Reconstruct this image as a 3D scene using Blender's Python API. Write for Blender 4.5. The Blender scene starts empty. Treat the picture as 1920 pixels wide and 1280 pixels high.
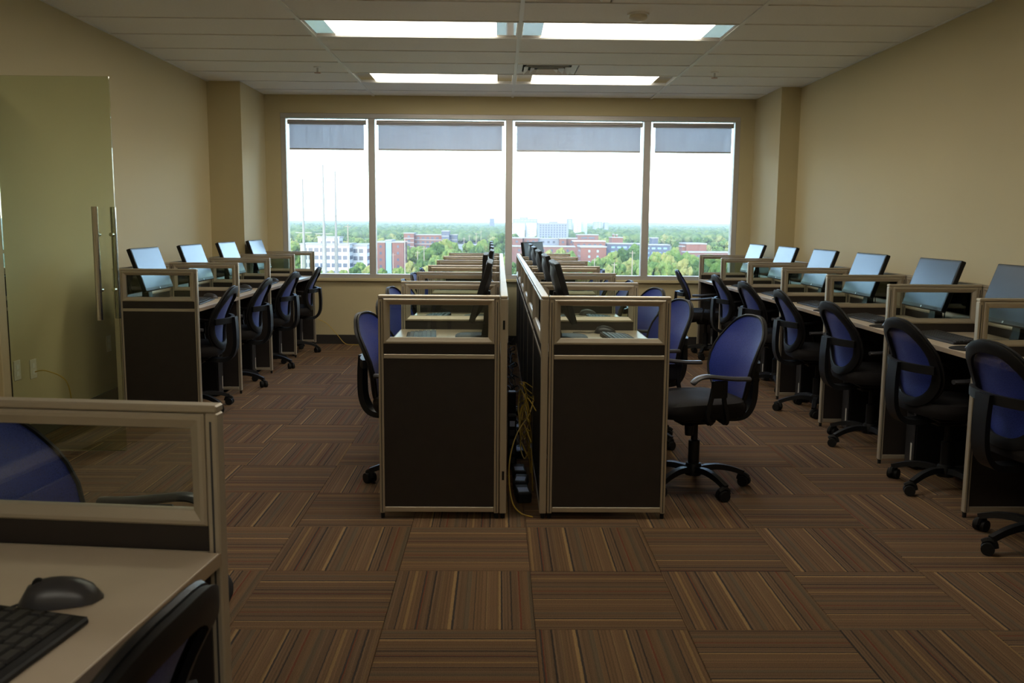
import bpy, bmesh, math, random
from mathutils import Vector, Matrix, noise
random.seed(7)
PI = math.pi
R = math.radians

# ------------------------------------------------------------------ camera
CAMZ = 1.3147
YAW, PITCH, ROLL, FPX = .0154, .130, .0082, 1692.5
_f = Vector((math.sin(YAW)*math.cos(PITCH), math.cos(YAW)*math.cos(PITCH), -math.sin(PITCH)))
_r = Vector((math.cos(YAW), -math.sin(YAW), 0))
_u = _r.cross(_f)
RV = math.cos(ROLL)*_r + math.sin(ROLL)*_u
UV = -math.sin(ROLL)*_r + math.cos(ROLL)*_u
sc = bpy.context.scene
C = sc.collection
cam_d = bpy.data.cameras.new('camera')
cam_d.sensor_width = 36
cam_d.lens = FPX/1920*36
cam_d.clip_end = 20000
cam_d.clip_start = .05
cam_d.dof.use_dof = True
cam_d.dof.focus_distance = 6.0
cam_d.dof.aperture_fstop = 10
cam = bpy.data.objects.new('camera', cam_d)
C.objects.link(cam)
M = Matrix((RV, UV, -_f)).transposed().to_4x4()
M.translation = (0, 0, CAMZ)
cam.matrix_world = M
sc.camera = cam

def ray(x, y):
    return _f + RV*((x-960)/FPX) - UV*((y-640)/FPX)
def aty(x, y, Y):                      # the point seen at a pixel, Y metres ahead
    d = ray(x, y)
    return d*(Y/d.y) + Vector((0, 0, CAMZ))

# ------------------------------------------------------------------ world, sun, exposure
w = bpy.data.worlds.new('world')
sc.world = w
w.use_nodes = True
nt = w.node_tree
bg = nt.nodes['Background']
sky = nt.nodes.new('ShaderNodeTexSky')
sky.sky_type = 'NISHITA'
sky.sun_disc = False
sky.sun_elevation = R(38)
sky.sun_rotation = R(205)
sky.altitude = 200
sky.air_density = 1.0
sky.dust_density = 1.0
sky.ozone_density = 1.0
nt.links.new(sky.outputs[0], bg.inputs[0])
bg.inputs[1].default_value = 1.0
sun_d = bpy.data.lights.new('sun', 'SUN')
sun_d.energy = 1.7
sun_d.angle = R(.6)
sun_d.color = (1, .93, .82)
sun = bpy.data.objects.new('sun', sun_d)
C.objects.link(sun)
sun.rotation_euler = (R(52), 0, R(-25))
sc.view_settings.view_transform = 'Standard'
sc.view_settings.look = 'None'
sc.view_settings.gamma = 1
sc.view_settings.use_curve_mapping = False
sc.view_settings.exposure = 0.45
sc.cycles.use_denoising = True
sc.cycles.max_bounces = 8
sc.cycles.diffuse_bounces = 4
sc.cycles.transparent_max_bounces = 20
sc.cycles.sample_clamp_indirect = 6

# ------------------------------------------------------------------ materials
MT = {}
def nodes(name):
    m = bpy.data.materials.new(name)
    m.use_nodes = True
    MT[name] = m
    return m, m.node_tree, m.node_tree.nodes['Principled BSDF']
def mat(name, col, rough=.5, metal=0, var=.08, scale=8, bump=0, bscale=200, spec=.5, alpha=None):
    m, t, b = nodes(name)
    b.inputs['Roughness'].default_value = rough
    b.inputs['Metallic'].default_value = metal
    b.inputs['Specular IOR Level'].default_value = spec
    tc = t.nodes.new('ShaderNodeTexCoord')
    nz = t.nodes.new('ShaderNodeTexNoise'); nz.inputs['Scale'].default_value = scale; nz.inputs['Detail'].default_value = 3
    t.links.new(tc.outputs['Object'], nz.inputs['Vector'])
    mx = t.nodes.new('ShaderNodeMix'); mx.data_type = 'RGBA'
    mx.inputs['A'].default_value = (*[c*(1-var) for c in col], 1)
    mx.inputs['B'].default_value = (*[min(1, c*(1+var)) for c in col], 1)
    t.links.new(nz.outputs[0], mx.inputs['Factor'])
    t.links.new(mx.outputs['Result'], b.inputs['Base Color'])
    if bump:
        n2 = t.nodes.new('ShaderNodeTexNoise'); n2.inputs['Scale'].default_value = bscale
        t.links.new(tc.outputs['Object'], n2.inputs['Vector'])
        bp = t.nodes.new('ShaderNodeBump'); bp.inputs['Strength'].default_value = bump; bp.inputs['Distance'].default_value = .002
        t.links.new(n2.outputs[0], bp.inputs['Height']); t.links.new(bp.outputs[0], b.inputs['Normal'])
    return m
def emit(name, col, s):
    m, t, b = nodes(name)
    b.inputs['Base Color'].default_value = (.8, .8, .8, 1)
    b.inputs['Emission Color'].default_value = (*col, 1)
    b.inputs['Emission Strength'].default_value = s
    return m
def glass(name, tint, refl=1.45, rough=0.0):
    m, t, b = nodes(name)
    t.nodes.remove(b)
    out = t.nodes['Material Output']
    tr = t.nodes.new('ShaderNodeBsdfTransparent'); tr.inputs[0].default_value = (*tint, 1)
    gl = t.nodes.new('ShaderNodeBsdfGlossy'); gl.inputs['Roughness'].default_value = rough
    fr = t.nodes.new('ShaderNodeFresnel'); fr.inputs[0].default_value = refl
    ms = t.nodes.new('ShaderNodeMixShader')
    t.links.new(fr.outputs[0], ms.inputs[0]); t.links.new(tr.outputs[0], ms.inputs[1]); t.links.new(gl.outputs[0], ms.inputs[2])
    t.links.new(ms.outputs[0], out.inputs[0])
    return m
mat('paint', (.60, .51, .30), .75, var=.03, scale=1.2, bump=.08, bscale=300)
mat('ceiling_tile', (.90, .88, .84), .9, var=.05, scale=60, bump=.3, bscale=250)
mat('white_metal', (.86, .85, .82), .5, var=.02)
mat('slab', (.12, .10, .09), .9)
mat('baseboard', (.03, .026, .024), .5)
mat('aluminium', (.50, .44, .34), .42, .45, var=.04, scale=3)
mat('window_alu', (.55, .52, .49), .45, .3, var=.03)
mat('chrome', (.62, .60, .58), .18, 1.0, var=.02)
mat('mirror_plate', (.75, .75, .72), .08, 1.0, var=.02)
mat('laminate', (.023, .018, .016), .5, var=.25, scale=20)
mat('desk_top', (.60, .50, .38), .34, var=.05, scale=14)
mat('desk_edge', (.36, .27, .18), .5, var=.05)
mat('black_plastic', (.008, .008, .009), .5, var=.1, scale=30, spec=.3)
mat('grey_plastic', (.045, .045, .05), .35, var=.1, scale=30)
mat('key_plastic', (.028, .028, .03), .45, var=.1, scale=30)
mat('rubber', (.008, .008, .008), .7, var=.1, spec=.3)
mat('seat_leather', (.016, .014, .014), .75, var=.15, scale=40, bump=.15, bscale=500, spec=.12)
mat('screen', (.010, .013, .022), .28, var=.05, spec=.35)
MT['screen'].node_tree.nodes['Principled BSDF'].inputs['Specular Tint'].default_value = (.55, .78, 1, 1)   # anti-glare tint, with the blue of the reflected sky put into it
mat('emblem', (.6, .62, .65), .3, .6, var=.02)
mat('outlet', (.78, .74, .62), .5, var=.02)
mat('yellow_cable', (.62, .42, .06), .5, var=.05)
mat('black_cable', (.012, .012, .013), .5)
mat('paper', (.75, .74, .70), .7, var=.03)
mat('daylit_blue', (.45, .52, .72), .5, var=.03)  # white label stock, with the blue of the daylight put into its colour
mat('copper', (.45, .22, .14), .35, .8)
glass('window_glass', (.95, .98, .98))
glass('divider_glass', (.86, .90, .86))
glass('door_glass', (.87, .91, .80), 1.55)
emit('light_diffuser', (1, .92, .77), 6.6)
# the blind cloth lets some light through
m, t, b = nodes('blind_cloth')
t.nodes.remove(b)
o_ = t.nodes['Material Output']
df = t.nodes.new('ShaderNodeBsdfDiffuse'); df.inputs[0].default_value = (.62, .59, .58, 1)
tl = t.nodes.new('ShaderNodeBsdfTranslucent'); tl.inputs[0].default_value = (.62, .61, .63, 1)
tr = t.nodes.new('ShaderNodeBsdfTransparent'); tr.inputs[0].default_value = (.9, .92, 1, 1)
m1 = t.nodes.new('ShaderNodeMixShader'); m1.inputs[0].default_value = .5
m2 = t.nodes.new('ShaderNodeMixShader')
wv = t.nodes.new('ShaderNodeTexNoise'); wv.inputs['Scale'].default_value = 5
mr = t.nodes.new('ShaderNodeMapRange'); mr.inputs['To Min'].default_value = .10; mr.inputs['To Max'].default_value = .22
tc = t.nodes.new('ShaderNodeTexCoord'); mp = t.nodes.new('ShaderNodeMapping'); mp.inputs['Scale'].default_value = (3, 1, .25)
t.links.new(tc.outputs['Object'], mp.inputs[0]); t.links.new(mp.outputs[0], wv.inputs[0])
t.links.new(wv.outputs[0], mr.inputs[0]); t.links.new(mr.outputs[0], m2.inputs[0])
t.links.new(df.outputs[0], m1.inputs[1]); t.links.new(tl.outputs[0], m1.inputs[2])
t.links.new(m1.outputs[0], m2.inputs[1]); t.links.new(tr.outputs[0], m2.inputs[2]); t.links.new(m2.outputs[0], o_.inputs[0])
# chair mesh: blue net, partly see-through
m, t, b = nodes('blue_mesh')
b.inputs['Base Color'].default_value = (.010, .029, .25, 1); b.inputs['Roughness'].default_value = .55
b.inputs['Sheen Weight'].default_value = .08
tr = t.nodes.new('ShaderNodeBsdfTransparent')
ms = t.nodes.new('ShaderNodeMixShader')
tc = t.nodes.new('ShaderNodeTexCoord')
vo = t.nodes.new('ShaderNodeTexVoronoi'); vo.inputs['Scale'].default_value = 260
rp = t.nodes.new('ShaderNodeMapRange'); rp.inputs['From Min'].default_value = .1; rp.inputs['From Max'].default_value = .5
rp.inputs['To Min'].default_value = .38; rp.inputs['To Max'].default_value = .0
t.links.new(tc.outputs['Object'], vo.inputs['Vector']); t.links.new(vo.outputs['Distance'], rp.inputs[0])
t.links.new(rp.outputs[0], ms.inputs[0]); t.links.new(b.outputs[0], ms.inputs[1]); t.links.new(tr.outputs[0], ms.inputs[2])
t.links.new(ms.outputs[0], t.nodes['Material Output'].inputs[0])
# carpet
def carpet():
    m, t, b = nodes('carpet')
    b.inputs['Roughness'].default_value = .95; b.inputs['Specular IOR Level'].default_value = .1
    L = t.links.new; N = t.nodes.new
    tc = N('ShaderNodeTexCoord'); sx = N('ShaderNodeSeparateXYZ'); L(tc.outputs['Object'], sx.inputs[0])
    oi = N('ShaderNodeObjectInfo')
    def math_(op, a, b_=None):
        n = N('ShaderNodeMath'); n.operation = op
        for i, v in enumerate((a, b_)):
            if v is None: continue
            if isinstance(v, (int, float)): n.inputs[i].default_value = v
            else: L(v, n.inputs[i])
        return n.outputs[0]
    nz0 = N('ShaderNodeTexNoise'); nz0.inputs['Scale'].default_value = 45; L(tc.outputs['Object'], nz0.inputs['Vector'])
    wob = math_('MULTIPLY', math_('SUBTRACT', nz0.outputs[0], .5), .008)
    u = math_('ADD', math_('MULTIPLY', math_('ADD', sx.outputs[0], .25), 2.0), wob)
    uu = math_('FRACT', math_('ADD', u, math_('MULTIPLY', oi.outputs['Random'], 7.3)))
    rm = N('ShaderNodeValToRGB'); rm.color_ramp.interpolation = 'CONSTANT'
    B_ = (.150, .090, .049); B2 = (.136, .085, .050); G_ = (.235, .148, .068); D_ = (.048, .038, .032); R_ = (.150, .050, .028); O_ = (.112, .082, .052); T_ = (.195, .125, .065)
    st = [(0, B_), (.05, T_), (.062, B_), (.13, G_), (.152, D_), (.163, B2), (.22, D_), (.228, B2), (.28, R_), (.290, B_), (.35, O_), (.385, B2), (.45, D_), (.460, B_),
          (.505, G_), (.524, B_), (.585, D_), (.594, R_), (.604, B2), (.66, D_), (.668, B2), (.715, T_), (.728, B_), (.80, G_), (.824, D_), (.836, B2), (.90, O_), (.935, B_), (.965, D_), (.972, B_)]
    cr = rm.color_ramp
    while len(cr.elements) < len(st): cr.elements.new(.5)
    for e, (p, c) in zip(cr.elements, st): e.position = p; e.color = (*c, 1)
    L(uu, rm.inputs[0])
    rib = N('ShaderNodeTexWhiteNoise'); rib.noise_dimensions = '1D'
    L(math_('FLOOR', math_('MULTIPLY', uu, 92.0)), rib.inputs['W'])
    nz = N('ShaderNodeTexNoise'); nz.inputs['Scale'].default_value = 320; nz.inputs['Detail'].default_value = 2; L(tc.outputs['Object'], nz.inputs['Vector'])
    v = math_('ADD', math_('MULTIPLY', rib.outputs['Value'], .42), math_('MULTIPLY', nz.outputs[0], 1.2))
    v = math_('ADD', v, .19)
    v = math_('MULTIPLY', v, math_('ADD', .93, math_('MULTIPLY', oi.outputs['Random'], .14)))
    mx = N('ShaderNodeMix'); mx.data_type = 'RGBA'; mx.blend_type = 'MULTIPLY'; mx.inputs['Factor'].default_value = 1
    cb = N('ShaderNodeCombineColor')
    for i in range(3): L(v, cb.inputs[i])
    L(rm.outputs[0], mx.inputs['A']); L(cb.outputs[0], mx.inputs['B']); L(mx.outputs['Result'], b.inputs['Base Color'])
    wv = math_('SINE', math_('MULTIPLY', u, 92*2*PI))
    bp = N('ShaderNodeBump'); bp.inputs['Strength'].default_value = .35; bp.inputs['Distance'].default_value = .002
    L(math_('ADD', wv, math_('MULTIPLY', nz.outputs[0], 2)), bp.inputs['Height']); L(bp.outputs[0], b.inputs['Normal'])
carpet()
# outdoors
def var_mat(name, cols, scale, rough=.9, obj_random=True):
    m, t, b = nodes(name)
    b.inputs['Roughness'].default_value = rough; b.inputs['Specular IOR Level'].default_value = .15
    tc = t.nodes.new('ShaderNodeTexCoord'); nz = t.nodes.new('ShaderNodeTexNoise'); nz.inputs['Scale'].default_value = scale; nz.inputs['Detail'].default_value = 4
    t.links.new(tc.outputs['Object'], nz.inputs['Vector'])
    ad = t.nodes.new('ShaderNodeMath'); ad.operation = 'ADD'; t.links.new(nz.outputs[0], ad.inputs[0])
    if obj_random:
        oi = t.nodes.new('ShaderNodeObjectInfo'); mu = t.nodes.new('ShaderNodeMath'); mu.operation = 'MULTIPLY_ADD'
        mu.inputs[1].default_value = .5; mu.inputs[2].default_value = -.25
        t.links.new(oi.outputs['Random'], mu.inputs[0]); t.links.new(mu.outputs[0], ad.inputs[1])
    else: ad.inputs[1].default_value = 0
    rm = t.nodes.new('ShaderNodeValToRGB'); cr = rm.color_ramp
    while len(cr.elements) < len(cols): cr.elements.new(.5)
    for i, c in enumerate(cols): cr.elements[i].position = .25+.5*i/(len(cols)-1); cr.elements[i].color = (*c, 1)
    t.links.new(ad.outputs[0], rm.inputs[0]); t.links.new(rm.outputs[0], b.inputs['Base Color'])
var_mat('leaf', [(.030, .060, .018), (.060, .105, .026), (.105, .145, .038), (.165, .165, .055)], 1.6)
var_mat('leaf_far', [(.030, .060, .022), (.055, .095, .030), (.09, .130, .040), (.13, .145, .055)], .12, obj_random=False)
var_mat('earth', [(.06, .09, .035), (.10, .12, .06), (.18, .175, .15), (.08, .10, .045)], .006, obj_random=False)
mat('bark', (.12, .09, .06), .9)
mat('asphalt', (.22, .22, .23), .9)
mat('hill', (.05, .09, .05), .95, var=.3, scale=.004)
mat('brick', (0.15, 0.07, 0.053), .9, var=.12, scale=.3)
mat('brick_dark', (0.14, 0.072, 0.058), .9, var=.12, scale=.3)
mat('slate', (0.07, 0.085, 0.115), .8, var=.1, scale=.3)
mat('concrete', (0.22, 0.22, 0.205), .85, var=.06, scale=.2)
mat('white_wall', (0.36, 0.36, 0.345), .8, var=.05, scale=.2)
mat('grey_wall', (0.15, 0.17, 0.195), .8, var=.06, scale=.2)
mat('pane_dark', (.06, .08, .11), .15, var=.2, scale=.1)
mat('pane_blue', (.20, .32, .42), .12, var=.2, scale=.1)
mat('pole_steel', (0.2, 0.2, 0.185), .6, .2)
mat('pole_wood', (.24, .20, .16), .9)

# ------------------------------------------------------------------ mesh builder
class MB:
    def __init__(s): s.v = []; s.f = []
    def box(s, x0, x1, y0, y1, z0, z1, c=0):
        if c <= 0:
            b = len(s.v)
            s.v += [(x, y, z) for z in (z0, z1) for x, y in ((x0, y0), (x1, y0), (x1, y1), (x0, y1))]
            s.f += [tuple(b+i for i in q) for q in ((3, 2, 1, 0), (4, 5, 6, 7), (0, 1, 5, 4), (1, 2, 6, 5), (2, 3, 7, 6), (3, 0, 4, 7))]
            return s
        cx, cy, cz = (x0+x1)/2, (y0+y1)/2, (z0+z1)/2
        hx, hy, hz = abs(x1-x0)/2, abs(y1-y0)/2, abs(z1-z0)/2
        c = min(c, .99*min(hx, hy, hz))
        idx = {}
        for sx in (-1, 1):
            for sy in (-1, 1):
                for sz in (-1, 1):
                    for a in range(3):
                        h = [hx-c, hy-c, hz-c]; h[a] += c
                        idx[sx, sy, sz, a] = len(s.v)
                        s.v.append((cx+sx*h[0], cy+sy*h[1], cz+sz*h[2]))
        I = idx
        for k in (-1, 1):
            s.f.append(tuple(I[k, a, b_, 0] for a, b_ in ((-1, -1), (1, -1), (1, 1), (-1, 1))))
            s.f.append(tuple(I[a, k, b_, 1] for a, b_ in ((-1, -1), (1, -1), (1, 1), (-1, 1))))
            s.f.append(tuple(I[a, b_, k, 2] for a, b_ in ((-1, -1), (1, -1), (1, 1), (-1, 1))))
            for j in (-1, 1):
                s.f.append((I[k, j, -1, 0], I[k, j, 1, 0], I[k, j, 1, 1], I[k, j, -1, 1]))
                s.f.append((I[k, -1, j, 0], I[k, 1, j, 0], I[k, 1, j, 2], I[k, -1, j, 2]))
                s.f.append((I[-1, k, j, 1], I[1, k, j, 1], I[1, k, j, 2], I[-1, k, j, 2]))
                for i in (-1, 1): s.f.append((I[k, j, i, 0], I[k, j, i, 1], I[k, j, i, 2]))
        return s
    def loft(s, rings, closed=False, caps=True):
        b = len(s.v); n = len(rings[0])
        for r in rings: s.v += [tuple(p) for p in r]
        m = len(rings)
        for i in range(m if closed else m-1):
            i2 = (i+1) % m
            for j in range(n):
                s.f.append((b+i*n+j, b+i*n+(j+1) % n, b+i2*n+(j+1) % n, b+i2*n+j))
        if caps and not closed:
            s.f.append(tuple(b+j for j in range(n))[::-1]); s.f.append(tuple(b+(m-1)*n+j for j in range(n)))
        return s
    def sweep(s, path, prof, closed=False, up=(0, 0, 1)):
        """prof(i) -> list of (a, b) offsets along side and normal"""
        P = [Vector(p) for p in path]; rings = []; up = Vector(up)
        for i, p in enumerate(P):
            if closed: tg = P[(i+1) % len(P)]-P[i-1]
            else: tg = P[min(i+1, len(P)-1)]-P[max(i-1, 0)]
            tg.normalize()
            sd = tg.cross(up)
            if sd.length < 1e-4: sd = tg.cross(Vector((1, 0, 0)))
            sd.normalize(); nn = sd.cross(tg)
            rings.append([p+sd*a+nn*b_ for a, b_ in (prof(i) if callable(prof) else prof)])
        return s.loft(rings, closed)
    def tube(s, path, r, n=8, closed=False, up=(0, 0, 1)):
        f = (lambda i: [((r[i] if isinstance(r, (list, tuple)) else r)*math.cos(2*PI*k/n), (r[i] if isinstance(r, (list, tuple)) else r)*math.sin(2*PI*k/n)) for k in range(n)])
        return s.sweep(path, f, closed, up)
    def cyl(s, p0, p1, r0, r1=None, n=12):
        r1 = r0 if r1 is None else r1
        d = Vector(p1)-Vector(p0)
        return s.tube([p0, p1], [r0, r1], n, up=(0, 0, 1) if abs(d.normalized().z) < .9 else (1, 0, 0))
    def lathe(s, prof, n=16, o=(0, 0, 0)):
        rings = [[(o[0]+r*math.cos(2*PI*k/n), o[1]+r*math.sin(2*PI*k/n), o[2]+z) for k in range(n)] for r, z in prof]
        return s.loft(rings)
    def mesh(s, name, material, smooth=False):
        me = bpy.data.meshes.new(name)
        me.from_pydata([tuple(p) for p in s.v], [], s.f)
        bm = bmesh.new(); bm.from_mesh(me)
        bmesh.ops.recalc_face_normals(bm, faces=bm.faces)
        bm.to_mesh(me); bm.free()
        me.materials.append(MT[material])
        if smooth:
            me.polygons.foreach_set('use_smooth', [True]*len(me.polygons))
            try: me.set_sharp_from_angle(angle=R(40))
            except Exception: pass
        return me
def spline(pts, n=6, closed=False):
    P = [Vector(p) for p in pts]; out = []
    m = len(P)
    for i in range(m if closed else m-1):
        p0, p1, p2, p3 = (P[(i+k) % m] if closed else P[min(max(i+k, 0), m-1)] for k in (-1, 0, 1, 2))
        for j in range(n):
            t = j/n
            out.append(.5*((2*p1)+(-p0+p2)*t+(2*p0-5*p1+4*p2-p3)*t*t+(-p0+3*p1-3*p2+p3)*t**3))
    if not closed: out.append(P[-1])
    return out

def put(name, me, parent=None, loc=(0, 0, 0), rot=(0, 0, 0), scale=None):
    o = bpy.data.objects.new(name, me)
    C.objects.link(o)
    o.location = loc; o.rotation_euler = rot
    if scale: o.scale = scale
    if parent: o.parent = parent
    return o
def thing(name, label, cat, loc=(0, 0, 0), rz=0, group=None, me=None):
    o = put(name, me, None, loc, (0, 0, rz))
    o['label'] = label; o['category'] = cat
    if group: o['group'] = group
    return o
def struct(name, me, loc=(0, 0, 0), label=None):
    o = put(name, me, None, loc)
    o['kind'] = 'structure'
    if label: o['label'] = label
    return o
def inst(parts, parent):
    """parts: (name, mesh, loc, rot, [sub-parts]); every instance shares the mesh data"""
    for p in parts:
        o = put(p[0], p[1], parent, p[2] if len(p) > 2 else (0, 0, 0), p[3] if len(p) > 3 else (0, 0, 0))
        if len(p) > 4:
            for q in p[4]: put(q[0], q[1], o, q[2] if len(q) > 2 else (0, 0, 0), q[3] if len(q) > 3 else (0, 0, 0))
ORD = ['nearest the window', 'second from the window', 'third from the window', 'fourth from the window', 'fifth from the window', 'sixth from the window', 'seventh from the window']

# ------------------------------------------------------------------ room shell
XL, XR, YB, YF, HC = -2.797, 2.905, 9.775, -2.6, 2.637
WL, WR, WB, WT = -2.315, 2.563, .715, 2.452
TH = .16
struct('wall_left', MB().box(XL-TH, XL, YF-TH, YB+TH, -.1, HC+.1).mesh('wall_left', 'paint'), label='long tan painted wall with the glass door')
struct('wall_right', MB().box(XR, XR+TH, YF-TH, YB+TH, -.1, HC+.1).mesh('wall_right', 'paint'), label='long bare tan painted wall')
struct('wall_front', MB().box(XL, XR, YF-TH, YF, -.1, HC+.1).mesh('wall_front', 'paint'))
mb = MB()
mb.box(XL, WL, YB, YB+TH, -.1, HC+.1); mb.box(WR, XR, YB, YB+TH, -.1, HC+.1)
mb.box(WL, WR, YB, YB+TH, -.1, WB); mb.box(WL, WR, YB, YB+TH, WT, HC+.1)
struct('wall_back', mb.mesh('wall_back', 'paint'), label='tan painted wall around the wide window')
struct('wall_pier_left', MB().box(XL, -2.478, 8.89, YB, 0, HC).mesh('pier', 'paint'), label='tan painted corner pier by the window')
struct('wall_pier_right', MB().box(2.715, XR, 8.89, YB, 0, HC).mesh('pier', 'paint'), label='tan painted corner pier by the window')
struct('trim_1', MB().box(XL, XL+.052, 4.98, 5.09, 0, 2.3, .004).mesh('door_jamb', 'paint'), label='tan painted door jamb carrying the glass door')
for nm, bx in (('baseboard_back', (-2.478, 2.715, YB-.012, YB, 0, .10)), ('baseboard_left', (XL, XL+.012, 5.10, 8.885, 0, .10)), ('baseboard_right', (XR-.012, XR, YF, 8.885, 0, .10))):
    struct(nm, MB().box(*bx).mesh(nm, 'baseboard'), label='dark vinyl baseboard')

# floor of carpet tiles
fl = struct('floor', MB().box(XL, XR, YF, YB, -.1, -.008).mesh('floor', 'slab'), label='floor laid with striped brown carpet tiles')
TX, TY = -.873, 3.8027
ctile = {}
for i in range(-4, 8):
    for j in range(-13, 13):
        x0, x1 = max(TX+i*.5, XL), min(TX+(i+1)*.5, XR)
        y0, y1 = max(TY+j*.5, YF), min(TY+(j+1)*.5, YB)
        if x1-x0 < .02 or y1-y0 < .02: continue
        rotd = (i+j) % 2 == 0
        cx, cy = TX+(i+.5)*.5, TY+(j+.5)*.5
        a = (x0-cx, x1-cx, y0-cy, y1-cy)
        if rotd: a = (a[2], a[3], -a[1], -a[0])
        key = tuple(round(v, 3) for v in a)
        if key not in ctile:
            g = .0008
            ctile[key] = MB().box(a[0]+g, a[1]-g, a[2]+g, a[3]-g, -.008, 0, .0015).mesh('carpet_tile', 'carpet')
        put('carpet_tile', ctile[key], fl, (cx, cy, 0), (0, 0, PI/2 if rotd else 0))

# ceiling: grid of long tiles
ce = struct('ceiling', MB().box(XL, XR, YF, YB, HC+.06, HC+.2).mesh('ceiling_slab', 'slab'), label='suspended ceiling of long white tiles')
GX = [XL, -1.331, .135, 1.601, XR]
GY0, GP = 6.188, .5312
rows = [GY0+k*GP for k in range(-17, 8)]
lights_at = {(c, k) for c in (1, 2) for k in (4, 0, -5, -14)}
vents_at = {(2, 3), (2, -2)}
tcache = {}
for k in range(-17, 8):
    y0, y1 = max(GY0+k*GP, YF), min(GY0+(k+1)*GP, YB)
    if y1-y0 < .03: continue
    for c in range(4):
        if (c, k) in lights_at: continue
        x0, x1 = GX[c], GX[c+1]
        if (c, k) in vents_at: x0 += .53
        key = (round(x1-x0, 3), round(y1-y0, 3))
        if key not in tcache:
            tcache[key] = MB().box(-key[0]/2+.006, key[0]/2-.006, -key[1]/2+.006, key[1]/2-.006, 0, .02, .004).mesh('ceiling_tile', 'ceiling_tile')
        put('ceiling_tile', tcache[key], ce, ((x0+x1)/2, (y0+y1)/2, HC))
    if k > -17 and GY0+k*GP > YF:
        put('cross_bar', MB().box(XL, XR, -.007, .007, -.006, .03).mesh('cross_bar', 'white_metal'), ce, (0, GY0+k*GP, HC))
for x in GX[1:4]:
    put('main_bar', MB().box(-.013, .013, YF, YB, -.008, .03).mesh('main_bar', 'white_metal'), ce, (x, 0, HC))
for x, s in ((XL, 1), (XR, -1)):
    put('edge_bar', MB().box(min(0, s*.02), max(0, s*.02), YF, YB, -.004, .03).mesh('edge_bar', 'white_metal'), ce, (x, 0, HC))
# lights
LW_ = 1.44; DW = 1.14
housing = MB().box(-LW_/2, LW_/2, -.258, .258, .03, .05)
for y in (-.258, .25): housing.box(-LW_/2, LW_/2, y, y+.008, .0, .03)
for x in (-LW_/2, LW_/2-.008): housing.box(x, x+.008, -.25, .25, 0, .03)
lt_parts = [('housing', housing.mesh('light_housing', 'white_metal')),
            ('diffuser', MB().box(-DW/2, DW/2, -.235, .235, .006, .020, .002).mesh('light_diffuser', 'light_diffuser')),
            ('end_plate', MB().box(-LW_/2+.010, -DW/2-.004, -.245, .245, .006, .012).mesh('end_plate', 'mirror_plate')),
            ('end_plate', MB().box(DW/2+.004, LW_/2-.010, -.245, .245, .006, .012).mesh('end_plate', 'mirror_plate'))]
for c, k in sorted(lights_at, key=lambda a: -a[1]):
    n = (4, 0, -5, -14).index(k)
    side = 'glass-door' if c == 1 else 'bare-wall'
    lab = f'lit recessed ceiling light panel, {["row nearest the window", "second row from the window", "third row from the window", "fourth row from the window"][n]}, {side} side'
    L_ = thing('ceiling_light', lab, 'ceiling light', ((GX[c]+GX[c+1])/2, GY0+(k+.5)*GP, HC), 0, 'recessed ceiling lights')
    inst(lt_parts, L_)
# air diffusers
def vent(k, lab):
    v = thing('air_vent', lab, 'vent', (GX[2]+.27, GY0+(k+.5)*GP, HC), 0, 'ceiling air vents')
    def ring(a, b_, za, zb):
        m_ = MB(); q = lambda s, z: [(-s, -s, z), (s, -s, z), (s, s, z), (-s, s, z)]
        return m_.loft([q(a, za), q(b_, zb), q(b_-.006, zb+.002), q(a-.006, za+.004)], closed=True)
    put('outer_frame', ring(.255, .215, .0, .012).mesh('vent_frame', 'white_metal'), v)
    for a, b_ in ((.20, .165), (.145, .11), (.09, .055)):
        put('louvre_ring', ring(a, b_, -.014, .014).mesh('vent_ring', 'white_metal'), v)
    put('duct', MB().box(-.21, .21, -.21, .21, .028, .05).mesh('vent_duct', 'rubber'), v)
vent(3, 'white square ceiling air diffuser beside the light row nearest the window')
vent(-2, 'white square ceiling air diffuser between second and third light rows')
sd = thing('smoke_detector', 'round beige smoke detector on the ceiling', 'smoke detector', (.873, 5.92, HC))
put('base_plate', MB().lathe([(.0, 0), (.07, 0), (.07, -.012), (0, -.012)], 20).mesh('detector_base', 'white_metal', True), sd)
put('sensor_head', MB().lathe([(.055, -.012), (.058, -.03), (.04, -.045), (.0, -.05)], 20).mesh('detector_head', 'outlet', True), sd)
for x, y, s in ((-1.57, 8.03, 'glass-door'), (1.872, 8.08, 'bare-wall')):
    sp = thing('sprinkler', f'small ceiling fire sprinkler on the {s} side', 'sprinkler', (x, y, HC), 0, 'ceiling sprinklers')
    put('escutcheon', MB().lathe([(0, 0), (.035, 0), (.03, -.008), (0, -.01)], 14).mesh('escutcheon', 'white_metal', True), sp)
    put('stem', MB().cyl((0, 0, -.008), (0, 0, -.05), .008).mesh('sprinkler_stem', 'chrome', True), sp)
    put('deflector', MB().lathe([(0, -.05), (.028, -.05), (.028, -.054), (0, -.054)], 12).mesh('deflector', 'copper'), sp)

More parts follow.
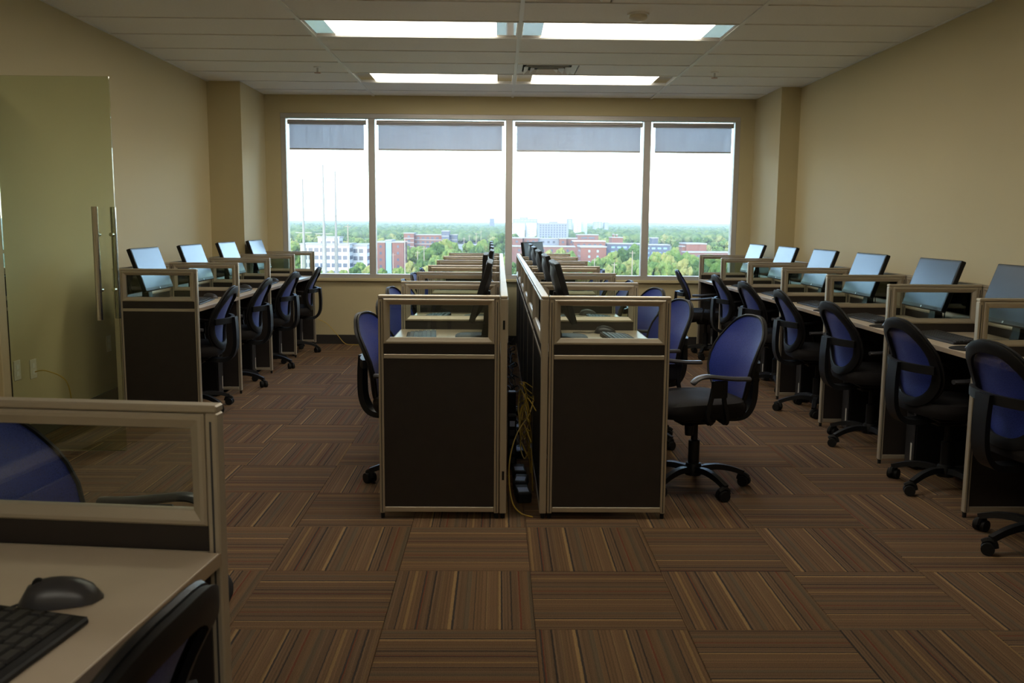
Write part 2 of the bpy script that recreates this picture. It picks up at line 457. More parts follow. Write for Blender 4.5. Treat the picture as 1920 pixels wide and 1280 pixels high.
# ------------------------------------------------------------------ window
win = struct('window_1', None, (0, YB+.05, 0), 'wide four-pane aluminium window over the city')
def wpart(n, *b, m='window_alu', c=.003): return put(n, MB().box(*b, c).mesh(n, m), win)
MULL = [(-1.392, -1.322), (.068, .143), (1.538, 1.613)]
wpart('frame_head', WL, WR, -.045, .06, WT-.05, WT); wpart('frame_sill', WL, WR, -.045, .06, WB, WB+.045)
wpart('frame_jamb', WL, WL+.055, -.045, .06, WB+.045, WT-.05); wpart('frame_jamb', WR-.055, WR, -.045, .06, WB+.045, WT-.05)
for a, b_ in MULL: wpart('mullion', a, b_, -.045, .06, WB+.045, WT-.05)
edges = [WL+.055]+[v for m_ in MULL for v in m_]+[WR-.055]
for q in range(4): put('glass_pane', MB().box(edges[2*q]+.001, edges[2*q+1]-.001, .02, .026, WB+.046, WT-.051).mesh('glass_pane', 'window_glass'), win)
put('sill_ledge', MB().box(WL-.03, WR+.03, -.085, -.051, WB-.03, WB-.001, .004).mesh('sill_ledge', 'paint'), win)
wlab = ['narrow grey roller blind at the glass-door end of the window', 'wide grey roller blind beside the narrow one, glass-door end', 'wide grey roller blind beside the narrow one, bare-wall end', 'narrow grey roller blind at the bare-wall end of the window']
for q in range(4):
    a, b_ = edges[2*q]+.02, edges[2*q+1]-.02
    bl = thing('roller_blind', wlab[q], 'blind', ((a+b_)/2, YB+.015, 2.36), 0, 'roller blinds on the window')
    h = (b_-a)/2
    put('roller_tube', MB().cyl((-h, 0, 0), (h, 0, 0), .026, n=14).mesh('roller_tube', 'window_alu', True), bl)
    put('cloth', MB().box(-h+.02, h-.02, -.027, -.0255, -.275, 0).mesh('blind_cloth', 'blind_cloth'), bl)
    put('bottom_bar', MB().box(-h+.02, h-.02, -.032, -.021, -.29, -.274, .002).mesh('blind_bar', 'window_alu'), bl)
    for s in (-1, 1): put('end_bracket', MB().box(s*h-.004*(s > 0), s*h+.004*(s < 0)+.004*(s > 0), -.02, .02, -.02, .035).mesh('blind_bracket', 'chrome'), bl)

# ------------------------------------------------------------------ glass door
gd = thing('glass_door', 'frameless tinted glass door standing open with tall bar handles', 'door', (XL+.055, 5.06, 0), 0)
put('glass_leaf', MB().box(0, .625, -.006, .006, .012, 2.085).mesh('door_leaf', 'door_glass'), gd)
hb = MB().cyl((0, 0, .765), (0, 0, 1.387), .0165, n=16).mesh('handle_bar', 'chrome', True)
st = MB().cyl((0, 0, 0), (0, 1, 0), .011, n=10)
for s, x in ((-1, .535), (1, .592)):
    h_ = put('handle', hb, gd, (x, s*.05, 0))
    for z in (.93, 1.235):
        put('standoff', MB().cyl((0, 0, 0), (0, -s*.043, 0), .011, n=10).mesh('standoff', 'chrome', True), h_, (0, 0, z))
for z in (.07,): put('floor_pivot', MB().box(-.003, .12, -.016, .016, z-.06, z+.03, .004).mesh('hinge', 'chrome'), gd)

# ------------------------------------------------------------------ divider panels
PT = .03
def frame_mesh(L, z0, z1, t):
    prof = [(0, t*.5), (.004, t*.62), (.010, t*.62), (.026, t*.30), (.028, .003)]
    rings = []
    for ins, y in prof+[(i_, -y_) for i_, y_ in prof[::-1]]:
        rings.append([(ins, y, z0+ins), (L-ins, y, z0+ins), (L-ins, y, z1-ins), (ins, y, z1-ins)])
    return MB().loft(rings, closed=True)
PC = {}
def panel_parts(L, p0=.022, p1=.022):
    """an office divider along local x: posts, rails, glass window, two charcoal infills, feet"""
    key = (round(L, 3), p0, p1)
    if key in PC: return PC[key]
    t = PT; a, b_ = p0, L-p1; P = []
    H_ = .995
    def P_(n, *bx, m='aluminium', c=.002): P.append((n, MB().box(*bx, c).mesh(n, m)))
    if p0:
        P_('post', 0, p0, -t*.5, t*.5, .025, H_-.006, c=.003)
        P_('post_groove', p0*.42, p0*.58, -t*.5-.0008, -t*.5+.001, .03, H_-.02, m='grey_plastic', c=0)
        P.append(('foot', MB().cyl((p0/2, 0, 0), (p0/2, 0, .026), .009, n=10).mesh('foot', 'rubber')))
    if p1:
        P_('post', L-p1, L, -t*.5, t*.5, .025, H_-.006, c=.003)
        P_('post_groove', L-p1*.58, L-p1*.42, -t*.5-.0008, -t*.5+.001, .03, H_-.02, m='grey_plastic', c=0)
        P.append(('foot', MB().cyl((L-p1/2, 0, 0), (L-p1/2, 0, .026), .009, n=10).mesh('foot', 'rubber')))
    P_('top_rail', 0, L, -t*.55, t*.55, H_-.0055, H_+.008, c=.003)
    fr = frame_mesh(b_-a-.001, .790, H_-.007, t)
    fr.v = [(x+a+.0005, y, z) for x, y, z in fr.v]
    P.append(('glass_frame', fr.mesh('glass_frame', 'aluminium')))
    P.append(('glass', MB().box(a+.026, b_-.026, -.0025, .0025, .817, H_-.034).mesh('divider_glass', 'divider_glass')))
    P_('upper_infill', a+.0005, b_-.0005, -t*.42, t*.42, .744, .7895, m='laminate', c=.001)
    P_('middle_rail', a+.0005, b_-.0005, -t*.52, t*.52, .724, .7435)
    P_('lower_infill', a+.0005, b_-.0005, -t*.42, t*.42, .0545, .7235, m='laminate', c=.001)
    P_('bottom_rail', a+.0005, b_-.0005, -t*.52, t*.52, .031, .054)
    PC[key] = P
    return P
def divider(L, loc, rz, lab, grp, p0=.022, p1=.022):
    o = thing('desk_divider', lab, 'divider', loc, rz, grp)
    inst(panel_parts(L, p0, p1), o)
    return o
def spine(L, loc, rz, lab, grp, p1=0):
    o = thing('desk_screen', lab, 'divider', loc, rz, grp)
    inst(panel_parts(L, .036, p1), o)
    return o
# desk
def desk_parts(D, W):
    key = ('desk', D, W)
    if key in PC: return PC[key]
    PC[key] = [('desktop', MB().box(-D/2, D/2, -W/2, W/2, .722, .745, .002).mesh('desktop', 'desk_top')),
               ('edge_band', MB().box(D/2+.0002, D/2+.0025, -W/2, W/2, .7225, .7445).mesh('edge_band', 'desk_edge')),
               ('bracket', MB().box(-D/2+.02, D/2-.10, -W/2+.01, -W/2+.03, .695, .7215, .002).mesh('bracket', 'grey_plastic')),
               ('bracket', MB().box(-D/2+.02, D/2-.10, W/2-.03, W/2-.01, .695, .7215, .002).mesh('bracket', 'grey_plastic'))]
    return PC[key]
DH = .745

# ------------------------------------------------------------------ monitor (screen looks along +x)
mon_base = MB()
n_ = 24
mon_base.loft([[(.05+.095*s*math.copysign(abs(math.cos(a))**.7, math.cos(a)), .12*s*math.copysign(abs(math.sin(a))**.7, math.sin(a)), z) for a in (2*PI*k/n_ for k in range(n_))] for s, z in ((1, 0), (1, .008), (.93, .013), (.3, .016))])
M_base = mon_base.mesh('monitor_base', 'black_plastic', True)
M_neck = MB().loft([[(x-w_, -h, z), (x+w_, -h, z), (x+w_, h, z), (x-w_, h, z)] for x, w_, h, z in ((-.006, .026, .040, .012), (-.012, .022, .034, .06), (-.014, .018, .032, .17), (-.012, .012, .030, .235))]).mesh('monitor_neck', 'black_plastic', True)
hd = MB().box(-.014, .014, -.25, .25, -.155, .145, .004)
hd.loft([[(x, -w_, -.13+z0), (x, w_, -.13+z0), (x, w_, .12-z0), (x, -w_, .12-z0)] for x, w_, z0 in ((-.014, .22, 0), (-.03, .18, .04), (-.034, .12, .07))])
M_head = hd.mesh('monitor_head', 'black_plastic', True)
M_screen = MB().box(.0142, .0152, -.238, .238, -.132, .133).mesh('monitor_screen', 'screen')
M_emblem = MB().cyl((.0135, 0, -.144), (.0155, 0, -.144), .006, n=12).mesh('emblem', 'emblem')
M_emblem_back = MB().cyl((-.0335, 0, .02), (-.0355, 0, .02), .014, n=16).mesh('emblem', 'emblem')
M_hub = MB().cyl((-.05, -.03, -.03), (-.05, .03, -.03), .018, n=12).mesh('tilt_hub', 'black_plastic', True)
M_lead = MB().tube(spline([(-.035, .04, .15), (-.045, .05, .07), (-.02, .09, .008), (.03, .12, .004), (.06, .10, .004), (.08, .13, .004), (.05, .16, .004)], 6), .003, 6).mesh('monitor_cable', 'black_cable', True)
def monitor(loc, rz, tilt, lab, grp):
    o = thing('monitor', lab, 'monitor', loc, rz, grp)
    put('stand_base', M_base, o); put('stand_neck', M_neck, o, (-.006, 0, 0))
    h_ = put('display', M_head, o, (.012, 0, .245), (0, -tilt, 0))
    put('cable', M_lead, o)
    put('screen', M_screen, h_); put('emblem', M_emblem, h_); put('emblem', M_emblem_back, h_); put('tilt_hub', M_hub, h_, (.014, 0, 0))
    return o
# keyboard: long axis local y, front edge at +x
def wedge(x0, x1, y0, y1, z0, za, zb):
    m_ = MB(); q = lambda y: [(x0, y, z0), (x1, y, z0), (x1, y, zb), (x0, y, za)]
    return m_.loft([q(y0), q(y1)])
KB_body = wedge(-.07, .075, -.22, .22, 0, .020, .010).box(.068, .078, -.22, .22, 0, .011, .003).mesh('keyboard_body', 'black_plastic')
def key_rows():
    rws = []
    for r_ in range(6):
        x = -.055+r_*.0205+(.004 if r_ else 0)
        n = 15 if r_ else 13; pit = .42/15
        ks = []
        y = -.21
        while y < .205:
            wdt = pit*(random.choice((1, 1, 1, 1, 1.5)) if r_ not in (5,) else random.choice((1.25, 1.25, 5 if -.08 < y < -.04 else 1.25)))
            wdt = min(wdt, .21-y)
            if wdt > .012: ks.append((x, y, wdt))
            y += wdt
        rws.append(ks)
    return rws
KR = key_rows()
def keyz(x): return .020-(x+.07)/.145*.010
M_keyrow = []
for ks in KR:
    m_ = MB()
    for x, y, wd in ks: m_.box(x-.008, x+.008, y+.0015, y+wd-.0015, keyz(x)-.002, keyz(x)+.005)
    M_keyrow.append(m_.mesh('key_row', 'key_plastic'))
def keyboard(loc, rz, lab, grp, full=False):
    o = thing('keyboard', lab, 'keyboard', loc, rz, grp)
    put('keyboard_body', KB_body, o)
    if full:
        kc = {}
        for ks in KR:
            for x, y, wd in ks:
                k_ = round(wd, 3)
                if k_ not in kc:
                    q = lambda s, z: [(-.0085*s, -(wd/2-.0012)*s, z), (.0085*s, -(wd/2-.0012)*s, z), (.0085*s, (wd/2-.0012)*s, z), (-.0085*s, (wd/2-.0012)*s, z)]
                    kc[k_] = MB().loft([q(1, -.002), q(1, .002), q(.82, .006)]).mesh('key', 'key_plastic')
                put('key', kc[k_], o, (x, y+wd/2, keyz(x)))
    else:
        for m_ in M_keyrow: put('key_row', m_, o)
    return o
# mouse, nose towards -x
ms_ = MB(); rings = []
for i in range(9):
    t_ = i/8
    x = -.058+.116*t_; hw = .031*(max(.02, 1-(2*t_-1)**4))**.5; hz = (.012+.026*math.sin(PI*min(1, .15+t_*.85))**.8)*(max(.02, 1-(2*t_-1)**6))**.5
    rings.append([(x, hw*math.cos(a), max(.001, .003+hz*max(0, math.sin(a))) if math.sin(a) > 0 else .001) for a in (2*PI*k/16 for k in range(16))])
ms_.loft(rings)
M_mouse = ms_.mesh('mouse_body', 'grey_plastic', True)
M_wheel = MB().cyl((-.03, -.004, .034), (-.03, .004, .034), .008, n=12).mesh('scroll_wheel', 'rubber', True)
def mouse(loc, rz, lab, grp, on_pad=False):
    o = thing('computer_mouse', lab, 'mouse', loc, rz, grp)
    put('mouse_body', M_mouse, o); put('scroll_wheel', M_wheel, o)
    pts = [(-.055, 0, .006), (-.075, .012, .003), (-.088, .045, .0022), (-.085, .080, .0022), (-.10, .112, -.0020)] if on_pad else [(-.055, 0, .006), (-.09, -.01, .002), (-.13, .02, .002), (-.17, .0, .002)]
    put('cord', MB().tube(spline(pts, 5), .0018, 6).mesh('mouse_cord', 'black_cable', True), o)
    return o
M_pad = MB().loft([[(.12*s*math.cos(a), .105*s*math.sin(a), z) for a in (2*PI*k/28 for k in range(28))] for s, z in ((1, 0), (1, .003), (.98, .004))]).mesh('mouse_pad', 'rubber')
# PC tower, front towards +x
PCP = [('case', MB().box(-.17, .165, -.05, .05, .008, .36, .004).mesh('pc_case', 'black_plastic')),
       ('front_bezel', MB().box(.1652, .178, -.049, .049, .010, .358, .005).mesh('pc_bezel', 'grey_plastic')),
       ('sticker', MB().box(.1782, .1787, .018, .034, .05, .145).mesh('sticker', 'paper')),
       ('drive_slot', MB().box(.1782, .179, -.035, .035, .30, .315).mesh('drive_slot', 'black_plastic'))]
for x in (-.13, .13): PCP.append(('foot', MB().box(x-.02, x+.02, -.045, .045, 0, .0075).mesh('pc_foot', 'rubber')))

# ------------------------------------------------------------------ chair (sitter faces +x)
def back_pt(u, v):
    """u across -1..1, v up 0..1"""
    z = .435+.43*v
    x = -.205-.075*v+.055*math.sin(PI*min(1, v*1.25))*.5 - .02*v*v
    y = .222*u
    x += .045*(u*u)*(1-.25*v)
    return Vector((x, y, z))
def outline(n=40):
    pts = []
    for k in range(n):
        a = 2*PI*k/n
        ca, sa = math.cos(a), math.sin(a)
        e = 2/2.7
        u = math.copysign(abs(ca)**e, ca); v = .5+.5*math.copysign(abs(sa)**e, sa)
        u *= .80+.20*math.sin(PI*min(1, v*.8+.1))   # narrower at the foot
        pts.append((u, v))
    return pts
OUT = outline()
def build_chair():
    P = []
    mm = MB(); rings = []
    for s in (1, .85, .66, .45, .22):
        rings.append([back_pt(u*s, .5+(v-.5)*s) for u, v in OUT])
    mm.loft(rings, caps=False); n = len(OUT); b0 = len(mm.v)-n
    c = len(mm.v); mm.v.append(tuple(back_pt(0, .5)))
    for j in range(n): mm.f.append((b0+j, b0+(j+1) % n, c))
    P.append(('back_mesh', mm.mesh('back_mesh', 'blue_mesh', True)))
    rim = [back_pt(u, v) for u, v in OUT]
    P.append(('rim_piping', MB().tube(rim, .007, 6, closed=True, up=(1, 0, 0)).mesh('rim_piping', 'black_plastic', True)))
    rings = []
    for sc_, dx in ((1.0, -.006), (1.01, -.020), (.93, -.026), (.80, -.022), (.80, -.010)):
        rings.append([back_pt(u*sc_, .5+(v-.5)*(sc_ if v < .5 else sc_-.02*(sc_ < .9)))+Vector((dx, 0, 0)) for u, v in OUT])
    P.append(('back_frame', MB().loft(rings, closed=True).mesh('back_frame', 'black_plastic', True)))
    br = [back_pt(u, .47)+Vector((-.030-.036*(1-u*u)**.8, 0, 0)) for u in [-.96+.1371*k for k in range(15)]]
    P.append(('back_bracket', MB().sweep(br, lambda i: [(-.010, -.020), (.010, -.020), (.010, .020), (-.010, .020)]).mesh('back_bracket', 'black_plastic', True)))
    sp = spline([(-.06, 0, .372), (-.18, 0, .352), (-.26, 0, .365), (-.300, 0, .43), (-.307, 0, .54), (-.300, 0, .655)], 5)
    P.append(('back_support', MB().sweep(sp, lambda i: [(-.045, -.013), (.045, -.013), (.038, .013), (-.038, .013)], up=(1, 0, .2)).mesh('back_support', 'black_plastic', True)))
    sm = MB(); rings = []
    for s, z in ((.80, .392), (.96, .398), (1, .42), (1, .445), (.95, .466), (.80, .475), (.4, .474), (.05, .472)):
        rg = []
        for k in range(36):
            a = 2*PI*k/36; ca, sa = math.cos(a), math.sin(a); e = 2/3.4
            x = .235*s*math.copysign(abs(ca)**e, ca); y = .24*s*math.copysign(abs(sa)**e, sa)
            zz = z-.028*max(0, x/.235)**3*(1 if z > .42 else .4)
            rg.append((x+.02, y, zz))
        rings.append(rg)
    sm.loft(rings)
    P.append(('seat', sm.mesh('seat', 'seat_leather', True)))
    P.append(('seat_pan', MB().box(-.15, .16, -.17, .17, .376, .393, .006).mesh('seat_pan', 'black_plastic')))
    P.append(('tilt_mechanism', MB().box(-.09, .10, -.06, .06, .33, .378, .012).mesh('mechanism', 'black_plastic'), (0, 0, 0), (0, 0, 0),
              [('height_lever', MB().tube(spline([(.03, -.05, .352), (.03, -.14, .350), (.035, -.21, .342)], 4), .006, 6).mesh('lever', 'black_plastic', True)),
               ('tension_knob', MB().cyl((.06, .065, .335), (.06, .065, .285), .024, .020, 12).mesh('tension_knob', 'black_plastic', True))]))
    P.append(('gas_lift', MB().lathe([(.028, .10), (.028, .24), (.017, .245), (.017, .34), (.0, .34)], 14).mesh('gas_lift', 'black_plastic', True)))
    for s in (-1, 1):
        y = s*.262
        ap = MB()
        ap.sweep(spline([(.05, s*.20, .385), (.04, y-s*.01, .382), (.062, y, .42), (.045, y, .50), (.03, y, .585)], 4), lambda i: [(-.008, -.010), (.008, -.010), (.008, .010), (-.008, .010)], up=(0, 1, 0))
        ap.sweep(spline([(-.03, s*.20, .385), (-.04, y-s*.01, .382), (-.038, y, .42), (-.02, y, .50), (-.02, y, .585)], 4), lambda i: [(-.008, -.010), (.008, -.010), (.008, .010), (-.008, .010)], up=(0, 1, 0))
        ap.box(-.035, .045, y-.009, y+.009, .505, .588, .004)
        pad = spline([(-.15, y, .592), (-.08, y, .594), (.0, y, .602), (.07, y, .610), (.115, y, .602), (.145, y, .578)], 4)
        pm = MB().sweep(pad, lambda i: [(.026*math.cos(a)*(.7 if i in (0, len(pad)-1) else 1), .011*math.sin(a)) for a in (2*PI*k/12 for k in range(12))])
        P.append(('armrest', ap.mesh('armrest', 'black_plastic', True), (0, 0, 0), (0, 0, 0), [('arm_pad', pm.mesh('arm_pad', 'grey_plastic', True))]))
    P.append(('base_hub', MB().lathe([(0, .065), (.042, .065), (.045, .10), (.036, .125), (0, .125)], 16).mesh('base_hub', 'black_plastic', True)))
    lm = MB().sweep(spline([(.03, 0, .098), (.11, 0, .105), (.19, 0, .092), (.262, 0, .066)], 4), lambda i: [(w_, h) for w_, h in ((-.023+.0007*i, -.016+.0004*i), (.023-.0007*i, -.016+.0004*i), (.016-.0004*i, .012), (-.016+.0004*i, .012))]).mesh('leg', 'black_plastic', True)
    cm = MB()
    for s in (-1, 1): cm.cyl((.012, s*.006, .026), (.012, s*.026, .026), .026, n=14)
    cm.cyl((0, 0, .03), (0, 0, .066), .010, n=8)
    cm.tube(spline([(-.018, 0, .03), (-.010, 0, .054), (.012, 0, .060), (.034, 0, .048)], 3), .012, 6)
    cm = cm.mesh('caster', 'rubber', True)
    for k in range(5):
        P.append(('leg', lm, (0, 0, 0), (0, 0, 2*PI*k/5+.3), [('caster', cm, (.258, 0, 0), (0, 0, random.uniform(-2.5, 2.5)))]))
    return P
CH = build_chair()
def chair(x, y, deg, lab, grp, base=None):
    o = thing('office_chair', lab, 'chair', (x, y, 0), R(deg), grp)
    b_ = random.uniform(0, 1.26) if base is None else R(base)
    inst([p if p[0] != 'leg' else (p[0], p[1], p[2], (0, 0, p[3][2]+b_), p[4]) for p in CH], o)
    return o

# ------------------------------------------------------------------ the four rows of desks
ROWS = {'L': 'row along the glass-door wall', 'R': 'row along the bare wall', 'CL': 'centre row, glass-door side', 'CR': 'centre row, bare-wall side'}
GRP = {'L': 'glass-door wall row', 'R': 'bare wall row', 'CL': 'centre row on glass-door side', 'CR': 'centre row on bare-wall side'}
def row(code, xo, xs, ys, pit, nd, mons, chairs, first_station=0):
    """xo: outer (sitter) end of the dividers, xs: screen plane, s: direction from screen to sitter"""
    s = 1 if xo > xs else -1
    L = abs(xo-xs)-.0185
    rw = ROWS[code]; g = GRP[code]
    for j in range(nd):
        o_ = ORD[nd-1-j]
        x0 = xo-L if s > 0 else xo
        divider(L, (x0, ys+j*pit, 0), 0, f'charcoal divider with glass top, {o_}, {rw}', 'dividers, '+g)
    ns = nd-1
    for k in range(first_station, ns):
        y0, y1 = ys+k*pit, ys+(k+1)*pit
        o_ = ORD[ns-1-k]; yc = (y0+y1)/2
        ky = f'{o_}, {rw}'
        sp_ = spine(pit-.001, (xs, y0-.018, 0), PI/2, f'long glass-topped screen behind desk {ky}', 'screens behind the desks, '+g)
        if code == 'CL' and k == 0:
            for z in (.20, .875): put('lock_plate', MB().box(-.0016, -.0001, -.005, .005, z-.02, z+.02).mesh('lock_plate', 'black_plastic'), sp_)
        W = pit-PT-.006; D = L-.004
        d_ = thing('desk', f'beige laminate desk {ky}', 'desk', (xs+s*(.0185+.002+D/2), yc, 0), 0 if s > 0 else PI, 'desks, '+g)
        inst(desk_parts(round(D, 3), round(W, 3)), d_)
        rz = 0 if s > 0 else PI
        my, mx, tilt, twist = mons[k]
        monitor((mx, my, DH), rz+R(twist), R(tilt), f'black monitor on the desk {ky}', 'monitors, '+g)
        kx = xs+s*(.365 if code in 'LR' else .40); 
        keyboard((kx, yc+((.13 if code == 'R' else .02) if s < 0 else -.02), DH), rz+R(random.uniform(-5, 5)), f'black keyboard on the desk {ky}', 'keyboards, '+g)
        # the mouse lies at the sitter's right hand
        my_ = yc+s*(.0)+(-.31 if s < 0 else .31)*(-1 if code in ('L', 'CL') else 1)*0 + s*.315
        if code == 'R':
            my_ = y0+.21
            thing('mouse_pad', f'round black mouse pad on the desk {ky}', 'mouse pad', (xs+s*.405, my_+.01, DH), 0, 'mouse pads, '+g, M_pad)
        mouse((xs+s*(.40 if code == 'R' else .36), my_, DH+(.004 if code == 'R' else 0)), rz+R(random.uniform(-10, 10)), f'black mouse on the desk {ky}', 'mice, '+g, code == 'R')
        if code in 'LR':
            t_ = thing('computer_tower', f'slim black computer tower under the desk {ky}', 'computer', (xs+s*.22, y1-.085, 0), rz, 'computer towers, '+g)
            inst(PCP, t_)
    for k, c in chairs.items():
        where = f'{ORD[ns-1-k]}, {rw}'
        chair(c[0], c[1], c[2], f'blue mesh office chair at the desk {where}', 'office chairs, '+g, c[3] if len(c) > 3 else None)

row('L', -1.967, -2.497, 5.93, .943, 5,
    {0: (6.24, -2.40, 19, 0), 1: (7.17, -2.40, 19, 0), 2: (8.11, -2.40, 19, 0), 3: (9.06, -2.40, 19, 0)},
    {0: (-2.14, 6.27, 184), 1: (-2.13, 7.20, 182), 2: (-2.12, 8.14, 178), 3: (-2.10, 9.09, 184)})
row('R', 2.125, 2.656, 3.96, .9328, 7,
    {0: (4.34, 2.53, 19, 0), 1: (5.20, 2.53, 19, 0), 2: (6.17, 2.53, 19, 0), 3: (7.06, 2.53, 19, 0), 4: (7.98, 2.53, 19, 0), 5: (8.93, 2.53, 19, 0)},
    {0: (2.27, 4.42, 4), 1: (2.27, 5.36, 2), 2: (2.27, 6.30, -2), 3: (2.26, 7.23, 4), 4: (2.26, 8.16, 0), 5: (2.08, 8.97, -14)})
row('CL', -.524, .025, 3.93, .9338, 7,
    {0: (4.52, -.072, 17, 0), 1: (5.45, -.07, 2, 0), 2: (6.35, -.072, 15, 0), 3: (7.25, -.07, 12, 0), 4: (8.15, -.07, 8, 0), 5: (9.05, -.07, 3, 0)},
    {0: (-.385, 4.46, -12, 28), 1: (-.40, 5.38, -18), 2: (-.46, 6.30, -8), 3: (-.46, 7.25, 4), 4: (-.47, 8.15, -6), 5: (-.47, 9.05, 3)})
row('CR', .754, .204, 3.93, .9338, 7,
    {0: (4.50, .305, 17, 0), 1: (5.45, .305, 15, 0), 2: (6.38, .305, 16, 0), 3: (7.30, .30, 12, 0), 4: (8.20, .30, 10, 0), 5: (9.02, .335, 8, -25)},
    {0: (.99, 4.43, 193, 12), 1: (.83, 5.36, 196), 2: (.84, 6.32, 196), 3: (.76, 7.25, 182), 4: (.72, 8.18, 178), 5: (.74, 9.05, 186)})
# the bare-wall row goes on past the last divider in view
d_ = thing('desk', 'beige laminate desk past the seventh divider, row along the bare wall', 'desk', (2.656-.0205-.254, 3.96-.9328/2, 0), PI, 'desks, '+GRP['R'])
inst(desk_parts(.508, .894), d_)
divider(.5125, (2.125, 3.96-.9328, 0), 0, 'charcoal divider with glass top, eighth from the window, row along the bare wall', 'dividers, '+GRP['R'])
spine(.9315, (2.656, 3.96-.9328-.018, 0), PI/2, 'long glass-topped screen behind desk past the seventh divider, bare wall row', 'screens behind the desks, '+GRP['R'])
chair(2.25, 3.56, 6, 'blue mesh office chair at the desk past the seventh divider, bare wall row', 'office chairs, '+GRP['R'])
# ------------------------------------------------------------------ the desk beside the camera, turned a little
NA = R(-6)
nearo = Vector((-.478, 1.53, 0))
ux, uy = Vector((math.cos(NA), math.sin(NA), 0)), Vector((-math.sin(NA), math.cos(NA), 0))
def near(a, b_, z=0): return nearo+ux*a+uy*b_+Vector((0, 0, z))
divider(.53, near(-.53, 0), NA, 'charcoal divider with glass top on the turned desk by itself', 'dividers of the turned desk')
spine(.93, near(-.55, -.915), NA+PI/2, 'long glass-topped screen behind the turned desk by itself', 'dividers of the turned desk', p1=.0)
d_ = thing('desk', 'beige laminate desk by itself, turned a little, holding keyboard and mouse', 'desk', near(-.53/2+.002, -.468), NA)
inst(desk_parts(.526, .896), d_)
keyboard(near(-.155, -.525, DH), NA+R(-2), 'black keyboard with worn keys on the turned desk by itself', None, True)
mouse(near(-.150, -.245, DH), NA+R(25), 'shiny black mouse on the turned desk by itself', None)
chair(-.68, 1.045, 174, 'blue mesh office chair pushed in at the turned desk by itself', 'chairs at the turned desk')
chair(-.90, 2.01, -4, 'blue mesh office chair behind the glass of the turned desk divider', 'chairs at the turned desk')

# ------------------------------------------------------------------ wall outlets and cables
def outlet(y, z, lab):
    o = thing('wall_outlet', lab, 'outlet', (XL, y, z), 0, 'outlets on the glass-door wall')
    put('cover_plate', MB().box(0, .006, -.037, .037, -.058, .058, .002).mesh('cover_plate', 'outlet'), o)
    for q in (-.02, .02): put('socket', MB().box(.006, .0075, -.014, .014, q-.014, q+.014, .0005).mesh('socket', 'white_metal'), o)
outlet(5.22, .445, 'pale wall outlet beside the door jamb')
outlet(5.40, .425, 'pale wall outlet with the yellow cable plugged in')
outlet(6.46, .437, 'pale wall outlet low down near the first wall divider')
def cable(name, pts, r, m_, lab, grp=None, n=6):
    return thing(name, lab, 'cable', (0, 0, 0), 0, grp, MB().tube(spline(pts, 8), r, n).mesh(name, m_, True))
cable('network_cable', [(XL+.008, 5.41, .405), (XL+.07, 5.42, .41), (XL+.12, 5.55, .33), (XL+.10, 5.66, .16), (XL+.07, 5.72, .02), (XL+.08, 5.82, .004), (XL+.14, 5.98, .004), (XL+.10, 6.2, .004)], .004, 'yellow_cable', 'yellow network cable arching from the wall outlet')
cable('network_cable', [(-1.95, 9.755, .27), (-1.85, 9.74, .22), (-1.74, 9.73, .10), (-1.65, 9.71, .01), (-1.5, 9.66, .004), (-1.35, 9.62, .004)], .003, 'yellow_cable', 'yellow network cable along the window wall floor')
rng = random.Random(3)
LAID = []
def strand(make, r, gap=.009, tries=500):
    """a run of cable that keeps clear of the cables already laid"""
    best = None
    for _ in range(tries):
        pts = make(); sm = spline(pts, 5)
        d = min((min((a-b_).length for b_ in o) for o in LAID for a in sm), default=9) if LAID else 9
        if best is None or d > best[0]: best = (d, pts, sm)
        if d > gap: break
    LAID.append(spline(best[1], 8))
    return best[1]
loop = strand(lambda: [(.191, 4.72, .40), (.165, 4.62, .33), (.10, 4.45, .27), (.062, 4.25, .20), (.056, 4.13, .11), (.072, 4.05, .03), (.11, 3.98, .004), (.16, 3.93, .004)], .0035)
cable('network_cable', loop, .0035, 'yellow_cable', 'yellow network cable looping down to the floor between centre rows')
for q in range(5):
    def yel():
        cy = 4.40+.17*q; ph = rng.uniform(0, 6.28)
        P_ = [(.191, cy+rng.uniform(-.1, .1), rng.uniform(.36, .44))]         # leaves the screen behind the desks
        for i in range(10):
            a = i*1.15+ph
            P_.append((.143+.026*math.cos(a), cy+.11*math.sin(a*.9)+rng.uniform(-.03, .03), max(.10, .40-.026*i+.06*math.sin(a*1.7))))
        return P_+[(.172, P_[-1][1]+rng.uniform(-.03, .03), .07), (.176, P_[-1][1]+rng.uniform(-.06, .06), .0035)]
    cable('network_cable', strand(yel, .003), .003, 'yellow_cable', 'yellow network cable tangled between the two centre rows', 'yellow tangle between the centre rows')
for cy in (5.33, 5.90, 6.47, 6.95, 7.43, 7.91, 8.39, 8.87, 9.30):                # each cord lies in a loose heap on the floor
    ph = rng.uniform(0, 6.28)
    pts = [(.115+(.028+.022*math.sin(i*.7+ph))*math.cos(i*1.25+ph), cy+.15*math.sin(i*.8+ph)+rng.uniform(-.02, .02), .005+.0125*i+(.03 if i % 3 == 1 else 0)) for i in range(12)]
    cable('power_cable', pts[:1]+pts, .0045, 'black_cable', 'black power cord tangled between the two centre rows', 'black tangle between the centre rows')
for q, (x, y, z, a) in enumerate(((.122, 4.215, 0, .10), (.118, 4.42, 0, -.12), (.112, 4.61, 0, .05), (.115, 5.03, 0, .08), (.115, 5.615, 0, 0), (.115, 6.185, 0, .04))):
    pw = thing('power_brick', 'black power brick with pale label between the centre rows', 'power adapter', (x, y, z), a, 'power bricks between the centre rows')
    put('brick_body', MB().box(-.034, .034, -.075, .075, 0, .045 if q else .05, .006).mesh('power_brick', 'black_plastic'), pw)
    put('rating_label', MB().box(-.024, .024, -.05, .02, .0452 if q else .0502, .0458 if q else .0508).mesh('rating_label', 'daylit_blue'), pw)
